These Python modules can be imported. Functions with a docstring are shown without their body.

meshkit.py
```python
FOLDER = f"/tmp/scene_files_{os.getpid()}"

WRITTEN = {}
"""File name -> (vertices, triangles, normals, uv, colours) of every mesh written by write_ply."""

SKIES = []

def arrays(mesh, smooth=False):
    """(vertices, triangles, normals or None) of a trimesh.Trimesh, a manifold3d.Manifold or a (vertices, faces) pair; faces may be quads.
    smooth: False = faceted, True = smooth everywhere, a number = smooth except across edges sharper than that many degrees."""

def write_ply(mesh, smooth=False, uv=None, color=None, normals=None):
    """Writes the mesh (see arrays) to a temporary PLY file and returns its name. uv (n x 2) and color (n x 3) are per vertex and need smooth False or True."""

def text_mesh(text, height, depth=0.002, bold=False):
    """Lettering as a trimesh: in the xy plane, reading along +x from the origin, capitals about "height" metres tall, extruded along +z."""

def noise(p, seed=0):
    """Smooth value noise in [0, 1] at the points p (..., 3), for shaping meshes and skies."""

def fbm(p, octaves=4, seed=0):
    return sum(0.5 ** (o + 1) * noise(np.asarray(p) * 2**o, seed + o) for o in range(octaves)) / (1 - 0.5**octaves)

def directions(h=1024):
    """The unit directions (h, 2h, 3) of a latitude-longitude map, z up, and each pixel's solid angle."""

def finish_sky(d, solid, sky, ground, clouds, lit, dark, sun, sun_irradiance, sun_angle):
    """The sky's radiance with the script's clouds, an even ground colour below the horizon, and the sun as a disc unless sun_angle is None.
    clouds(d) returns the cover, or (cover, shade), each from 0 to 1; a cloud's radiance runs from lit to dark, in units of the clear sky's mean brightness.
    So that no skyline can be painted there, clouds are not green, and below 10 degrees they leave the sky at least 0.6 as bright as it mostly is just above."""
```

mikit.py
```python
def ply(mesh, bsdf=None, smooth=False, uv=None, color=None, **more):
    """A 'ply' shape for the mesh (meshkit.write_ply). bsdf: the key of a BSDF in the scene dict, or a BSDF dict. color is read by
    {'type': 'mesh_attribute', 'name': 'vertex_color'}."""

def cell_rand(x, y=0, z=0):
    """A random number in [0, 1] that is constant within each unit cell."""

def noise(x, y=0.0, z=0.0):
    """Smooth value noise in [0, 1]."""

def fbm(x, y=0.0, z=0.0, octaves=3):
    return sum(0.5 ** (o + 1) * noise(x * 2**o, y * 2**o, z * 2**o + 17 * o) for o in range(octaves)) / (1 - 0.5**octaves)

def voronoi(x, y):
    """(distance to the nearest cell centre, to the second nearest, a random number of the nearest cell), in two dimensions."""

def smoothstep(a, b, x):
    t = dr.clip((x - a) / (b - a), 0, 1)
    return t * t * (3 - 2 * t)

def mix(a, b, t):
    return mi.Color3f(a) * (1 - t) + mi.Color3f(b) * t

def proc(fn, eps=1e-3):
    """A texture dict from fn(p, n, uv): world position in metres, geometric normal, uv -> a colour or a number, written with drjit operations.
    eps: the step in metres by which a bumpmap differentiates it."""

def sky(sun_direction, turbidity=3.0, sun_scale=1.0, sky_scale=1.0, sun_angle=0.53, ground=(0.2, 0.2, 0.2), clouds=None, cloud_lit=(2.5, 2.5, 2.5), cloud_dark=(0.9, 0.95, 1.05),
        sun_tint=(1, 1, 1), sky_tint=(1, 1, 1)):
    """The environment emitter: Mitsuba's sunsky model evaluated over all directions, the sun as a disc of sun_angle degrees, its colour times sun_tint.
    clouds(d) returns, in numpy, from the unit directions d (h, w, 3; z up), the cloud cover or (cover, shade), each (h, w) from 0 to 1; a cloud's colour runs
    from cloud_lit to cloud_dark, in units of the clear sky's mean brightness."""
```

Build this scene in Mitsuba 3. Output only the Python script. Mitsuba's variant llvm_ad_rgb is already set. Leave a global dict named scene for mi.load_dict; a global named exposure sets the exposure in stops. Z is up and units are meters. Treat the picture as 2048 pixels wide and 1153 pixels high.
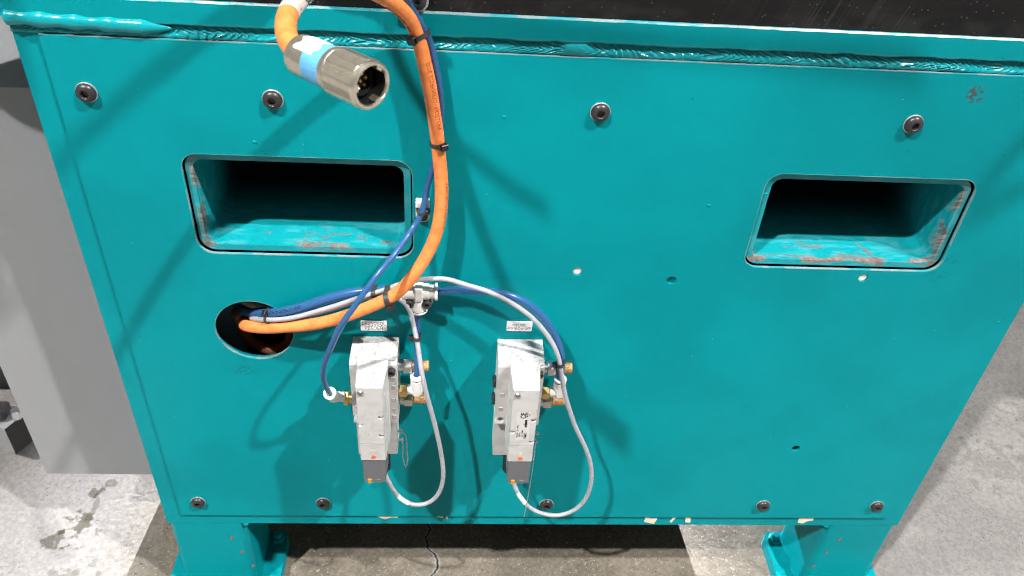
import math, random
import numpy as np
import trimesh
import shapely
from shapely import affinity
from shapely.geometry import Polygon, Point, box as sbox, LineString
from scipy.interpolate import CubicSpline
import drjit as dr
import mitsuba as mi
import mikit, meshkit
from mikit import cell_rand, noise, fbm, voronoi, smoothstep, mix

random.seed(7)
rng = np.random.default_rng(7)
T = mi.ScalarTransform4f
scene, labels = {}, {}

# ------------------------------------------------------------------ camera, light, exposure
CAM = np.array([-0.12287897, -0.65758329, 1.15513462])
FWD = np.array([0.06887898, 0.78557648, -0.61491892])
UP = np.array([-0.02348425, 0.6174888, 0.78622902])
scene['camera'] = {'type': 'thinlens', 'fov': 63.27, 'fov_axis': 'x', 'near_clip': 0.02, 'far_clip': 60.0,
                   'aperture_radius': 0.0010, 'focus_distance': 0.80,
                   'to_world': T().look_at(origin=CAM.tolist(), target=(CAM + FWD).tolist(), up=UP.tolist())}
exposure = 0.0
RL = np.array([1.32, -1.0, 2.55])     # towards the high bay lamp front right
LL = np.array([-0.92, -1.0, 2.05])    # towards the high bay lamp front left
AMBIENT = 0.20
scene['hall_light'] = {'type': 'constant', 'radiance': {'type': 'rgb', 'value': [AMBIENT * 0.98, AMBIENT, AMBIENT * 1.03]}}


def lamp(direction, dist, radius, power, colour=(1.0, 1.0, 1.0)):
    """A round high bay lamp: an emitting disc facing the machine."""
    d = direction / np.linalg.norm(direction)
    pos = np.array([0, 0, 0.6]) + d * dist
    rad = power * dist ** 2 / (math.pi * radius ** 2)
    return {'type': 'disk', 'to_world': T().look_at(origin=pos.tolist(), target=[0, 0, 0.6], up=[0, 1, 0.1]).scale(radius),
            'emitter': {'type': 'area', 'radiance': {'type': 'rgb', 'value': [rad * c for c in colour]}},
            'bsdf': {'type': 'diffuse', 'reflectance': {'type': 'rgb', 'value': [0.3, 0.3, 0.3]}}}


scene['high_bay_lamp'] = lamp(RL, 9.0, 0.10, 4.9)
scene['high_bay_lamp_001'] = lamp(LL, 9.0, 0.10, 4.9)
labels['high_bay_lamp'] = {'label': 'round ceiling lamp high up to the front right of the machine', 'category': 'lamp'}
labels['high_bay_lamp_001'] = {'label': 'round ceiling lamp high up to the front left of the machine', 'category': 'lamp'}
# a flood lamp far behind the machine, low, its beam passing below the frame
scene['flood_lamp'] = {'type': 'spot', 'to_world': T().look_at(origin=[-0.18, 4.9, 0.95], target=[-0.16, 0.0, 0.08], up=[0, 0, 1]),
                       'cutoff_angle': 8.0, 'beam_width': 4.2, 'intensity': {'type': 'rgb', 'value': [1420, 1460, 1570]}}


# ------------------------------------------------------------------ materials
def rgb(*c):
    return {'type': 'rgb', 'value': list(c)}


def pr(color, rough=0.4, metal=0.0, spec=0.5, **k):
    c = rgb(*color) if isinstance(color, tuple) else color
    return {'type': 'twosided', 'b': {'type': 'principled', 'base_color': c, 'roughness': rough, 'metallic': metal, 'specular': spec, **k}}


TEAL = (0.001, 0.238, 0.262)


def teal_fn(p, n, uv):
    s = fbm(p.x * 9, p.y * 9, p.z * 9)
    c = mix(TEAL, (0.001, 0.214, 0.236), smoothstep(0.38, 0.72, s))
    sm = fbm(p.x * 3.1 + 7, p.z * 2.3 + p.y * 3, octaves=4)
    c = mix(c, c * 0.88, smoothstep(0.5, 0.72, sm))
    rub = noise(p.x * 14 + p.z * 9, p.z * 5 - p.x * 3) * noise(p.x * 210, p.z * 60)
    c = mix(c, (0.012, 0.27, 0.30), smoothstep(0.48, 0.72, rub) * 0.10)
    # tiny paint nicks and dust specks
    a, b, r = voronoi(p.x * 46 + p.y * 31, p.z * 46)
    c = mix(c, (0.26, 0.40, 0.42), (1 - smoothstep(0.012, 0.04 * noise(p.x * 90, p.z * 90) + 0.014, a)) * dr.select(r > 0.955, 1.0, 0.0) * 0.8)
    a2, b2, r2 = voronoi(p.x * 24 + 5, p.z * 24 + p.y * 20)
    c = mix(c, (0.01, 0.10, 0.11), (1 - smoothstep(0.01, 0.03, a2)) * dr.select(r2 > 0.93, 1.0, 0.0) * 0.8)
    # scuffed spot top right with bare reddish primer, and thin drag marks
    dx, dz = (p.x - 0.3265) / 0.010, (p.z - 0.8665) / 0.011
    w = fbm(p.x * 420, p.z * 420)
    m = smoothstep(0.50, 0.56, w) * (1 - smoothstep(0.55, 1.1, dr.sqrt(dx * dx + dz * dz)))
    c = mix(c, mix((0.055, 0.047, 0.050), (0.02, 0.15, 0.17), smoothstep(0.52, 0.66, fbm(p.x * 230 + 9, p.z * 230))), m * 0.85)
    # scratches right of the right pocket and below the hole
    for cx, cz, sx, sz, k in ((0.377, 0.690, 0.012, 0.010, 1.0), (0.371, 0.668, 0.02, 0.012, 0.6), (-0.345, 0.520, 0.020, 0.009, 0.7)):
        q = fbm((p.x + p.z * 0.7) * 150, (p.z - p.x * 0.5) * 600)
        e = 1 - smoothstep(0.3, 1.0, dr.sqrt(((p.x - cx) / sx) ** 2 + ((p.z - cz) / sz) ** 2))
        c = mix(c, (0.004, 0.14, 0.16), smoothstep(0.55, 0.62, q) * e * k)
    # faint scribed marking lines by the tee
    ln = (1 - smoothstep(0.0003, 0.0009, dr.abs(p.z - 0.6535 + (p.x - 0.0) * 0.004))) * smoothstep(-0.099, -0.097, p.x) * (1 - smoothstep(-0.004, -0.002, p.x))
    lv = (1 - smoothstep(0.0003, 0.0009, dr.abs(p.x + 0.0755))) * smoothstep(0.628, 0.63, p.z) * (1 - smoothstep(0.653, 0.655, p.z))
    lw = (1 - smoothstep(0.0003, 0.0009, dr.abs(p.x + 0.2235))) * smoothstep(0.646, 0.648, p.z) * (1 - smoothstep(0.668, 0.670, p.z))
    c = mix(c, (0.003, 0.16, 0.19), dr.minimum(ln + lv + lw, 1.0) * 0.5)
    return c


def teal_bump(p, n, uv):
    return noise(p.x * 600, p.y * 600, p.z * 600) * 0.00003 + noise(p.x * 60, p.y * 60, p.z * 60) * 0.00012


scene['m_teal'] = pr(mikit.proc(teal_fn), 0.32, spec=0.07)
scene['m_teal_gloss'] = pr(mikit.proc(teal_fn), 0.22, spec=0.45)


def wear_shade_fn(p, n, uv):
    """Fork pocket paint, scraped to primer and steel at the mouth and along the drag marks."""
    c = mix(TEAL, (0.05, 0.30, 0.33), smoothstep(0.45, 0.7, fbm(p.x * 60, p.y * 200, p.z * 60)) * 0.6)
    fine = noise(p.x * 900, p.y * 900, p.z * 900)
    worn = mix((0.15, 0.085, 0.070), (0.26, 0.21, 0.18), noise(p.x * 500, p.z * 500 + p.y * 300))
    # the lip of the mouth, rubbed through by the forks
    lip = (1 - smoothstep(0.0, 0.010, dr.abs(p.y - 0.0060))) * (1 - smoothstep(0.002, 0.005, dr.abs(p.z - 0.6815)))
    q = fbm(p.x * 34 + 5, p.y * 90, p.z * 60) + (fine - 0.5) * 0.22
    c = mix(c, worn, smoothstep(0.45, 0.55, q) * lip)
    # patches and dirt on the first few centimetres of the floor
    pf = (1 - smoothstep(0.02, 0.045, p.y)) * (1 - smoothstep(0.0005, 0.002, p.z - 0.6820))
    q = fbm(p.x * 52 + 2, p.y * 75, octaves=4) + (fine - 0.5) * 0.25
    c = mix(c, mix((0.10, 0.15, 0.15), (0.15, 0.105, 0.09), noise(p.x * 60, p.y * 60)), smoothstep(0.645, 0.74, q) * pf * 0.75)
    ln = noise(p.x * 62 + p.y * 22 + 3, 7.3)
    c = mix(c, (0.14, 0.105, 0.095), smoothstep(0.86, 0.93, ln) * smoothstep(0.32, 0.5, fbm(p.x * 160, p.y * 200)) * pf * 0.8)
    # scraped side walls
    sw = (1 - smoothstep(0.0, 0.006, dr.abs(dr.abs(p.x) - 0.3590))) * (1 - smoothstep(0.014, 0.036, p.y + fbm(p.z * 50, p.y * 40) * 0.024))
    g = fbm(p.z * 420 + p.y * 300, p.y * 60)
    c = mix(c, mix((0.11, 0.065, 0.055), (0.27, 0.22, 0.195), smoothstep(0.35, 0.65, g)), smoothstep(0.38, 0.54, fbm(p.z * 45 + 8, p.y * 60) + (fine - 0.5) * 0.2) * sw)
    # shade of the tube interior painted into the colour, near-black past the mouth
    depth_shade = smoothstep(0.045, 0.13, p.y)
    return mix(c, (0.010, 0.026, 0.028), depth_shade)


scene['m_wear_shade'] = pr(mikit.proc(wear_shade_fn), 0.45, spec=0.4)


def edge_fn(p, n, uv):
    return mix((0.17, 0.26, 0.27), (0.03, 0.24, 0.265), smoothstep(0.46, 0.60, fbm(p.x * 45, p.z * 60)))


scene['m_edge'] = pr(mikit.proc(edge_fn), 0.35)


def panel_fn(p, n, uv):
    a, b, r = voronoi(p.x * 170, p.z * 170)
    c = mix((0.0045, 0.0042, 0.0042), (0.05, 0.05, 0.048), (1 - smoothstep(0.05, 0.16, a)) * dr.select(r > 0.80, 1.0, 0.0))
    st = smoothstep(0.66, 0.85, noise((p.x - p.z * 0.35) * 560, p.z * 14)) * smoothstep(0.52, 0.75, fbm(p.x * 16 + 2.3, p.z * 5))
    low = 1 - smoothstep(0.0, 0.035, p.z - 0.917)
    return mix(c, (0.022, 0.022, 0.021), dr.minimum(st * 0.6 + low * smoothstep(0.4, 0.8, fbm(p.x * 40, p.z * 80)) * 0.4, 1.0))


scene['m_panel'] = pr(mikit.proc(panel_fn), 0.55, spec=0.25)


def cast_fn(p, n, uv):
    """Painted die cast; grime and speckles settle on faces that look up."""
    up = smoothstep(0.5, 0.9, n.z)
    s = fbm(p.x * 420, p.y * 420, p.z * 420)
    c = mix((0.475, 0.46, 0.438), (0.42, 0.405, 0.383), smoothstep(0.4, 0.7, fbm(p.x * 90, p.y * 90, p.z * 90)))
    grime = smoothstep(0.56, 0.70, s) * 0.75 + smoothstep(0.48, 0.72, fbm(p.x * 75 + 4, p.y * 75)) * 0.35
    c = mix(c, (0.23, 0.215, 0.21), dr.minimum(grime, 1.0) * up * 0.75)
    a, b, r = voronoi(p.x * 210 + p.y * 170, p.z * 210)
    return mix(c, (0.14, 0.12, 0.10), (1 - smoothstep(0.04, 0.10, a)) * dr.select(r > 0.90, 1.0, 0.0) * 0.5)


scene['m_cast'] = pr(mikit.proc(cast_fn), 0.38)
scene['m_white_plastic'] = pr((0.68, 0.66, 0.62), 0.3)
scene['m_white_paint'] = pr((0.76, 0.745, 0.74), 0.5)
scene['m_grey_plastic'] = pr((0.115, 0.113, 0.118), 0.42)
scene['m_black'] = pr((0.010, 0.010, 0.010), 0.38)
scene['m_black_dusty'] = pr((0.032, 0.031, 0.031), 0.5)
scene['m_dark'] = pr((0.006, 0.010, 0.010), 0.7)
scene['m_ink'] = pr((0.014, 0.014, 0.016), 0.6)
scene['m_ink_faint'] = pr((0.36, 0.345, 0.335), 0.6)
scene['m_sticker'] = pr((0.52, 0.495, 0.47), 0.5)
scene['m_amber'] = pr((0.55, 0.22, 0.03), 0.25, clearcoat=0.6)
scene['m_red'] = pr((0.72, 0.13, 0.06), 0.4)
scene['m_zinc'] = pr((0.62, 0.63, 0.64), 0.24, metal=1.0)
scene['m_brass'] = pr((0.70, 0.50, 0.22), 0.24, metal=1.0)
scene['m_steel'] = pr((0.040, 0.036, 0.036), 0.34, metal=0.35)
scene['m_washer'] = pr((0.62, 0.58, 0.55), 0.35, metal=0.8)


def sinter_fn(p, n, uv):
    a, b, r = voronoi(p.x * 900 + p.y * 300, p.z * 900 + p.y * 700)
    return mix((0.60, 0.37, 0.17), (0.30, 0.155, 0.06), smoothstep(0.25, 0.75, r * 0.6 + a * 0.6))


scene['m_sinter'] = {'type': 'bumpmap', 'n': {**mikit.proc(lambda p, n, uv: noise(p.x * 1300, p.y * 1300, p.z * 1300), eps=2e-4)}, 'scale': 0.0006,
                     'b': {'type': 'principled', 'base_color': mikit.proc(sinter_fn), 'roughness': 0.5, 'metallic': 0.35}}


def nickel_fn(p, n, uv):
    s = fbm(p.x * 260, p.y * 260, p.z * 260)
    return mix((0.90, 0.83, 0.68), (0.70, 0.62, 0.48), s)


scene['m_nickel'] = pr(mikit.proc(nickel_fn), 0.25, metal=0.92)


def orange_fn(p, n, uv):
    s = fbm(p.x * 130, p.y * 130, p.z * 130)
    c = mix((0.84, 0.245, 0.065), (0.72, 0.19, 0.047), smoothstep(0.35, 0.75, s))
    d = smoothstep(0.60, 0.72, fbm(p.x * 240 + 3, p.y * 240, p.z * 90)) * 0.14
    return mix(c, (0.36, 0.12, 0.05), d)


scene['m_orange'] = pr(mikit.proc(orange_fn), 0.42, spec=0.4)
scene['m_orange_print'] = pr((0.36, 0.075, 0.020), 0.6)


def grey_cable_fn(p, n, uv):
    s = fbm(p.x * 150 + 3, p.y * 150, p.z * 150)
    dirt = smoothstep(0.52, 0.75, fbm(p.x * 420, p.z * 420, p.y * 420)) * smoothstep(0.50, 0.40, p.z)
    return mix(mix((0.36, 0.355, 0.375), (0.29, 0.285, 0.30), s), (0.20, 0.19, 0.18), dirt * 0.55)


scene['m_grey_cable'] = pr(mikit.proc(grey_cable_fn), 0.42)
scene['m_band_blue'] = pr((0.11, 0.36, 0.60), 0.4)
scene['m_tube'] = {'type': 'blendbsdf', 'weight': 0.46,
                   'a': {'type': 'thindielectric', 'int_ior': 1.45, 'specular_transmittance': rgb(0.46, 0.70, 0.95), 'specular_reflectance': rgb(1, 1, 1)},
                   'b': pr((0.045, 0.155, 0.33), 0.16, spec=0.7, clearcoat=0.8)}


def cabinet_fn(p, n, uv):
    return mix((0.258, 0.257, 0.258), (0.238, 0.237, 0.238), fbm(p.x * 500, p.y * 500, p.z * 500))


scene['m_cabinet'] = pr(mikit.proc(cabinet_fn), 0.45, spec=0.3)


def floor_fn(p, n, uv):
    x, y = p.x, p.y
    base = mix((0.156, 0.133, 0.103), (0.112, 0.095, 0.073), smoothstep(0.35, 0.7, fbm(x * 13, y * 13, octaves=4)))
    cool = smoothstep(0.46, 0.62, dr.abs(x + 0.05))          # paler, greyer concrete each side, tan in the middle strip
    base = mix(base, mix((0.222, 0.206, 0.193), (0.186, 0.172, 0.161), smoothstep(0.35, 0.7, fbm(x * 9 + 4, y * 9, octaves=4))), cool)
    f = fbm(x * 260, y * 260, octaves=3)
    base = base * (0.76 - 0.06 * (1 - cool) + (0.48 + 0.12 * (1 - cool)) * f)
    wx, wy = x + (noise(x * 240, y * 240) - 0.5) * 0.005, y + (noise(x * 240 + 40, y * 240) - 0.5) * 0.005
    rare = dr.maximum(smoothstep(0.30, 0.65, fbm(x * 21 + 8, y * 21)), 1 - cool)
    a, b, r = voronoi(wx * 230, wy * 230)
    size = 0.16 + 0.22 * cell_rand(dr.floor(r * 9999), 3)
    grain = 1 - smoothstep(size * 0.5, size, a)
    base = mix(base, (0.29, 0.265, 0.215), grain * dr.select(r > 0.80, 1.0, 0.0) * (0.35 + 0.35 * rare))
    base = mix(base, base * 0.45, grain * dr.select(r < 0.14, 1.0, 0.0) * (0.3 + 0.5 * rare))
    a2, b2, r2 = voronoi(wx * 100 + 7, wy * 100)
    base = mix(base, (0.25, 0.22, 0.17), (1 - smoothstep(0.08, 0.26, a2)) * dr.select(r2 > 0.87, 1.0, 0.0) * 0.5 * rare)
    # oil spots
    for cx, cy, sx, sy, k in ((-0.668, 0.110, 0.022, 0.024, 0.9), (-0.692, 0.095, 0.018, 0.016, 0.8), (-0.668, 0.180, 0.010, 0.010, 0.8), (-0.655, 0.20, 0.012, 0.006, .6), (-0.64, 0.02, 0.03, 0.03, 0.5), (-0.66, 0.165, 0.005, 0.03, .5), (1.02, 0.30, 0.16, 0.10, 0.25), (0.84, 0.25, 0.10, 0.05, 0.25)):
        e = dr.sqrt(((x - cx) / sx) ** 2 + ((y - cy) / sy) ** 2) + (fbm(x * 75, y * 75, octaves=4) - 0.5) * 3.2
        base = mix(base, base * mi.Color3f(0.33, 0.32, 0.25), (1 - smoothstep(0.5, 1.0, e)) * k)
    # a crack in the screed
    cr = dr.abs(x + 0.158 + (y - 0.1) * 0.23 + (noise(y * 60, 3.1) - 0.5) * 0.020 + (noise(y * 300, 1.7) - 0.5) * 0.004)
    base = mix(base, (0.26, 0.25, 0.24), (1 - smoothstep(0.001, 0.003, dr.abs(cr - 0.002))) * 0.6)
    base = mix(base, (0.018, 0.017, 0.016), 1 - smoothstep(0.0006, 0.0022, cr))
    return base


scene['m_floor'] = {'type': 'bumpmap', 'n': mikit.proc(lambda p, n, uv: fbm(p.x * 190, p.y * 190, octaves=2) * 0.6 + noise(p.x * 30, p.y * 30) * 0.8, eps=6e-4), 'scale': 0.0005,
                    'b': {'type': 'principled', 'base_color': mikit.proc(floor_fn), 'roughness': 0.55, 'specular': 0.2}}


# ------------------------------------------------------------------ mesh helpers
def cat(*ms):
    return trimesh.util.concatenate([m for m in ms])


def put(name, mesh, mat, parent=None, smooth=False, label=None, category=None, group=None, kind=None, **k):
    """One entry of the scene, keyed parent__name, numbered when the key is taken."""
    key = f'{parent}__{name}' if parent else name
    n, k0 = 0, key
    while key in scene or key in labels:
        n += 1
        key = f'{k0}_{n:03d}'
    scene[key] = mikit.ply(mesh, mat, smooth=smooth, **k)
    d = {a: b for a, b in (('label', label), ('category', category), ('group', group), ('kind', kind)) if b}
    if d:
        labels[key] = d
    return key


def thing(name, label, category, group=None):
    key, n = name, 0
    while key in labels:
        n += 1
        key = f'{name}_{n:03d}'
    labels[key] = {'label': label, 'category': category, **({'group': group} if group else {})}
    return key


def bx(x0, x1, y0, y1, z0, z1, c=0.0):
    """A box with chamfered edges."""
    if c <= 0:
        m = trimesh.creation.box(extents=[x1 - x0, y1 - y0, z1 - z0])
        m.apply_translation([(x0 + x1) / 2, (y0 + y1) / 2, (z0 + z1) / 2])
        return m
    pts = []
    for a in (0, 1):
        for b in (0, 1):
            for d in (0, 1):
                p = np.array([(x0, x1)[a], (y0, y1)[b], (z0, z1)[d]])
                s = np.array([(1, -1)[a], (1, -1)[b], (1, -1)[d]]) * c
                for ax in range(3):
                    q = p + s
                    q[ax] = p[ax]
                    pts.append(q)
    return trimesh.convex.convex_hull(np.array(pts))


def hull(pts):
    return trimesh.convex.convex_hull(np.array(pts, float))


def xz(poly, y0, y1):
    """A shapely polygon in the x-z plane made solid between two depths."""
    parts = []
    for g in getattr(poly, 'geoms', [poly]):
        m = trimesh.creation.extrude_polygon(g, y1 - y0, engine='earcut')
        m.apply_transform(np.array([[1, 0, 0, 0], [0, 0, -1, y1], [0, 1, 0, 0], [0, 0, 0, 1.0]]))
        parts.append(m)
    return cat(*parts)


def rrect(x0, x1, z0, z1, r, q=8):
    return sbox(x0 + r, z0 + r, x1 - r, z1 - r).buffer(r, quad_segs=q)


def frame_of(axis):
    a = np.asarray(axis, float)
    a = a / np.linalg.norm(a)
    h = np.array([0, 0, 1.0]) if abs(a[2]) < 0.9 else np.array([1.0, 0, 0])
    u = np.cross(h, a)
    u /= np.linalg.norm(u)
    return u, np.cross(a, u), a


def lathe(profile, origin, axis, n=36, phase=0.0):
    """(radius, height) pairs turned about an axis."""
    u, v, a = frame_of(axis)
    pr_ = np.array(profile, float)
    ang = np.arange(n) * 2 * np.pi / n + phase
    ring = np.cos(ang)[:, None] * u + np.sin(ang)[:, None] * v
    V = np.asarray(origin) + pr_[:, 0][:, None, None] * ring[None] + pr_[:, 1][:, None, None] * a
    V = V.reshape(-1, 3)
    F = []
    for i in range(len(pr_) - 1):
        for j in range(n):
            k = (j + 1) % n
            F += [[i * n + j, i * n + k, (i + 1) * n + k], [i * n + j, (i + 1) * n + k, (i + 1) * n + j]]
    m = trimesh.Trimesh(V, F, process=False)
    m.merge_vertices()
    m.update_faces(m.nondegenerate_faces())
    return m


def cyl(p0, p1, r, n=32, c=None):
    p0, p1 = np.asarray(p0, float), np.asarray(p1, float)
    h = np.linalg.norm(p1 - p0)
    c = min(r, h) * 0.1 if c is None else c
    pf = [(0, 0), (r - c, 0), (r, c), (r, h - c), (r - c, h), (0, h)] if c > 0 else [(0, 0), (r, 0), (r, h), (0, h)]
    return lathe(pf, p0, p1 - p0, n)


def spline(pts, step=0.003):
    pts = np.asarray(pts, float) / 1000.0
    t = np.r_[0, np.cumsum(np.linalg.norm(np.diff(pts, axis=0), axis=1))]
    cs = CubicSpline(t, pts)
    n = max(8, int(t[-1] / step))
    return cs(np.linspace(0, t[-1], n))


def smooth_path(c, k=3):
    c = c.copy()
    for _ in range(k):
        c[1:-1] = 0.25 * c[:-2] + 0.5 * c[1:-1] + 0.25 * c[2:]
    return c


def frames(c):
    t = np.gradient(c, axis=0)
    t /= np.linalg.norm(t, axis=1, keepdims=True)
    u = np.zeros_like(c)
    h = np.array([0, 1.0, 0])
    u[0] = np.cross(t[0], h)
    u[0] /= np.linalg.norm(u[0])
    for i in range(1, len(c)):
        w = u[i - 1] - np.dot(u[i - 1], t[i]) * t[i]
        u[i] = w / np.linalg.norm(w)
    return t, u, np.cross(t, u)


def tube(c, r, n=18, cap=True):
    t, u, v = frames(c)
    ang = np.arange(n) * 2 * np.pi / n
    r = np.broadcast_to(r, (len(c),))
    V = c[:, None] + r[:, None, None] * (np.cos(ang)[None, :, None] * u[:, None] + np.sin(ang)[None, :, None] * v[:, None])
    i, j = np.meshgrid(np.arange(len(c) - 1), np.arange(n), indexing='ij')
    q = np.stack([i * n + j, i * n + (j + 1) % n, (i + 1) * n + (j + 1) % n, (i + 1) * n + j], -1).reshape(-1, 4)
    F = np.vstack([q[:, [0, 1, 2]], q[:, [0, 2, 3]]])
    V = V.reshape(-1, 3)
    if cap:
        k = len(V)
        V = np.vstack([V, c[:1], c[-1:]])
        a = np.arange(n)
        F = np.vstack([F, np.stack([np.full(n, k), (a + 1) % n, a], 1), np.stack([np.full(n, k + 1), k - n + a, k - n + (a + 1) % n], 1)])
    return trimesh.Trimesh(V, F, process=False)


def text_on_path(c, r, text, height, start, ang, flip=False, proud=0.00012):
    """Flat lettering bent onto a cable: along its length from the arc position start, centred at the direction ang (a vector)."""
    tm = meshkit.text_mesh(text, height, 0.0002)
    tm = tm.subdivide_to_size(height * 0.5)
    s = np.r_[0, np.cumsum(np.linalg.norm(np.diff(c, axis=0), axis=1))]
    t, u, v = frames(c)
    P = np.array(tm.vertices)
    L = start - P[:, 0] if flip else start + P[:, 0]
    a = (P[:, 1] - height / 2) / r
    a = -a if flip else a
    idx = np.clip(np.searchsorted(s, L), 1, len(s) - 1)
    w = ((L - s[idx - 1]) / (s[idx] - s[idx - 1]))[:, None]
    C = c[idx - 1] * (1 - w) + c[idx] * w
    tt = t[idx]
    d = np.asarray(ang, float)[None] - (tt @ np.asarray(ang, float))[:, None] * tt
    d /= np.linalg.norm(d, axis=1, keepdims=True)
    e = np.cross(tt, d)
    R = r + proud + P[:, 2]
    V = C + R[:, None] * (np.cos(a)[:, None] * d + np.sin(a)[:, None] * e)
    return trimesh.Trimesh(V, tm.faces, process=False)


def text_at(text, height, centre, right=(1, 0, 0), up=(0, 0, 1), depth=0.00025, bold=False, width=None):
    """Flat lettering standing on a face, centred."""
    m = meshkit.text_mesh(text, height, depth, bold)
    b = m.bounds
    P = np.array(m.vertices)
    P[:, 0] -= (b[0][0] + b[1][0]) / 2
    P[:, 1] -= height / 2
    if width:
        P[:, 0] *= width / (b[1][0] - b[0][0])
    r, u = np.array(right, float), np.array(up, float)
    nrm = np.cross(r, u)
    V = np.asarray(centre) + P[:, :1] * r + P[:, 1:2] * u + P[:, 2:] * nrm
    return trimesh.Trimesh(V, m.faces, process=False)


def diff(a, *bs):
    return trimesh.boolean.difference([a, *bs], engine='manifold')


def hexprism(p0, p1, af, c=0.0007):
    """A hexagonal nut with turned corners."""
    p0, p1 = np.asarray(p0, float), np.asarray(p1, float)
    h = np.linalg.norm(p1 - p0)
    r = af / math.sqrt(3)
    return lathe([(0, 0), (r - c * 1.6, 0), (r, c), (r, h - c), (r - c * 1.6, h), (0, h)], p0, p1 - p0, 6, math.pi / 6)


# ------------------------------------------------------------------ the setting
FLOOR = 0.080
put('floor', trimesh.Trimesh([[-9, -7, FLOOR], [9, -7, FLOOR], [9, 12, FLOOR], [-9, 12, FLOOR]], [[0, 1, 2], [0, 2, 3]]), 'm_floor', kind='structure')

# ------------------------------------------------------------------ machine base
base = thing('machine_base', 'turquoise welded steel machine base with two rectangular fork pockets and bolted cover plate', 'machine')
HX = 0.4785
ZB, ZT = 0.2475, 0.898
PZ0, PZ1, PHW = 0.6738, 0.7819, 0.102
POCKETS = (-0.2655, 0.2655)
HOLE = (-0.3281, 0.5763, 0.0395)
face = sbox(-HX, ZB, HX, 0.8856)
for cx in POCKETS:
    face = face.difference(rrect(cx - PHW - 0.006, cx + PHW + 0.006, PZ0 - 0.006, PZ1 + 0.006, 0.018))
face = face.difference(Point(HOLE[0], HOLE[1]).buffer(0.046))
face = face.difference(Point(0.2942, 0.4036).buffer(0.009))
put('front_frame', xz(face, 0.0031, 0.013), 'm_teal', base)
put('side_frame', bx(-HX, -HX + 0.010, 0.0131, 0.62, ZB, ZT), 'm_teal', base)
put('side_frame', bx(HX - 0.010, HX, 0.0131, 0.62, ZB, ZT), 'm_teal', base)
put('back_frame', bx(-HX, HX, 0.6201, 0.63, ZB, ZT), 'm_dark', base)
put('floor_plate', bx(-HX + 0.011, HX - 0.011, 0.0135, 0.619, ZB + 0.002, ZB + 0.010), 'm_dark', base)
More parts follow.
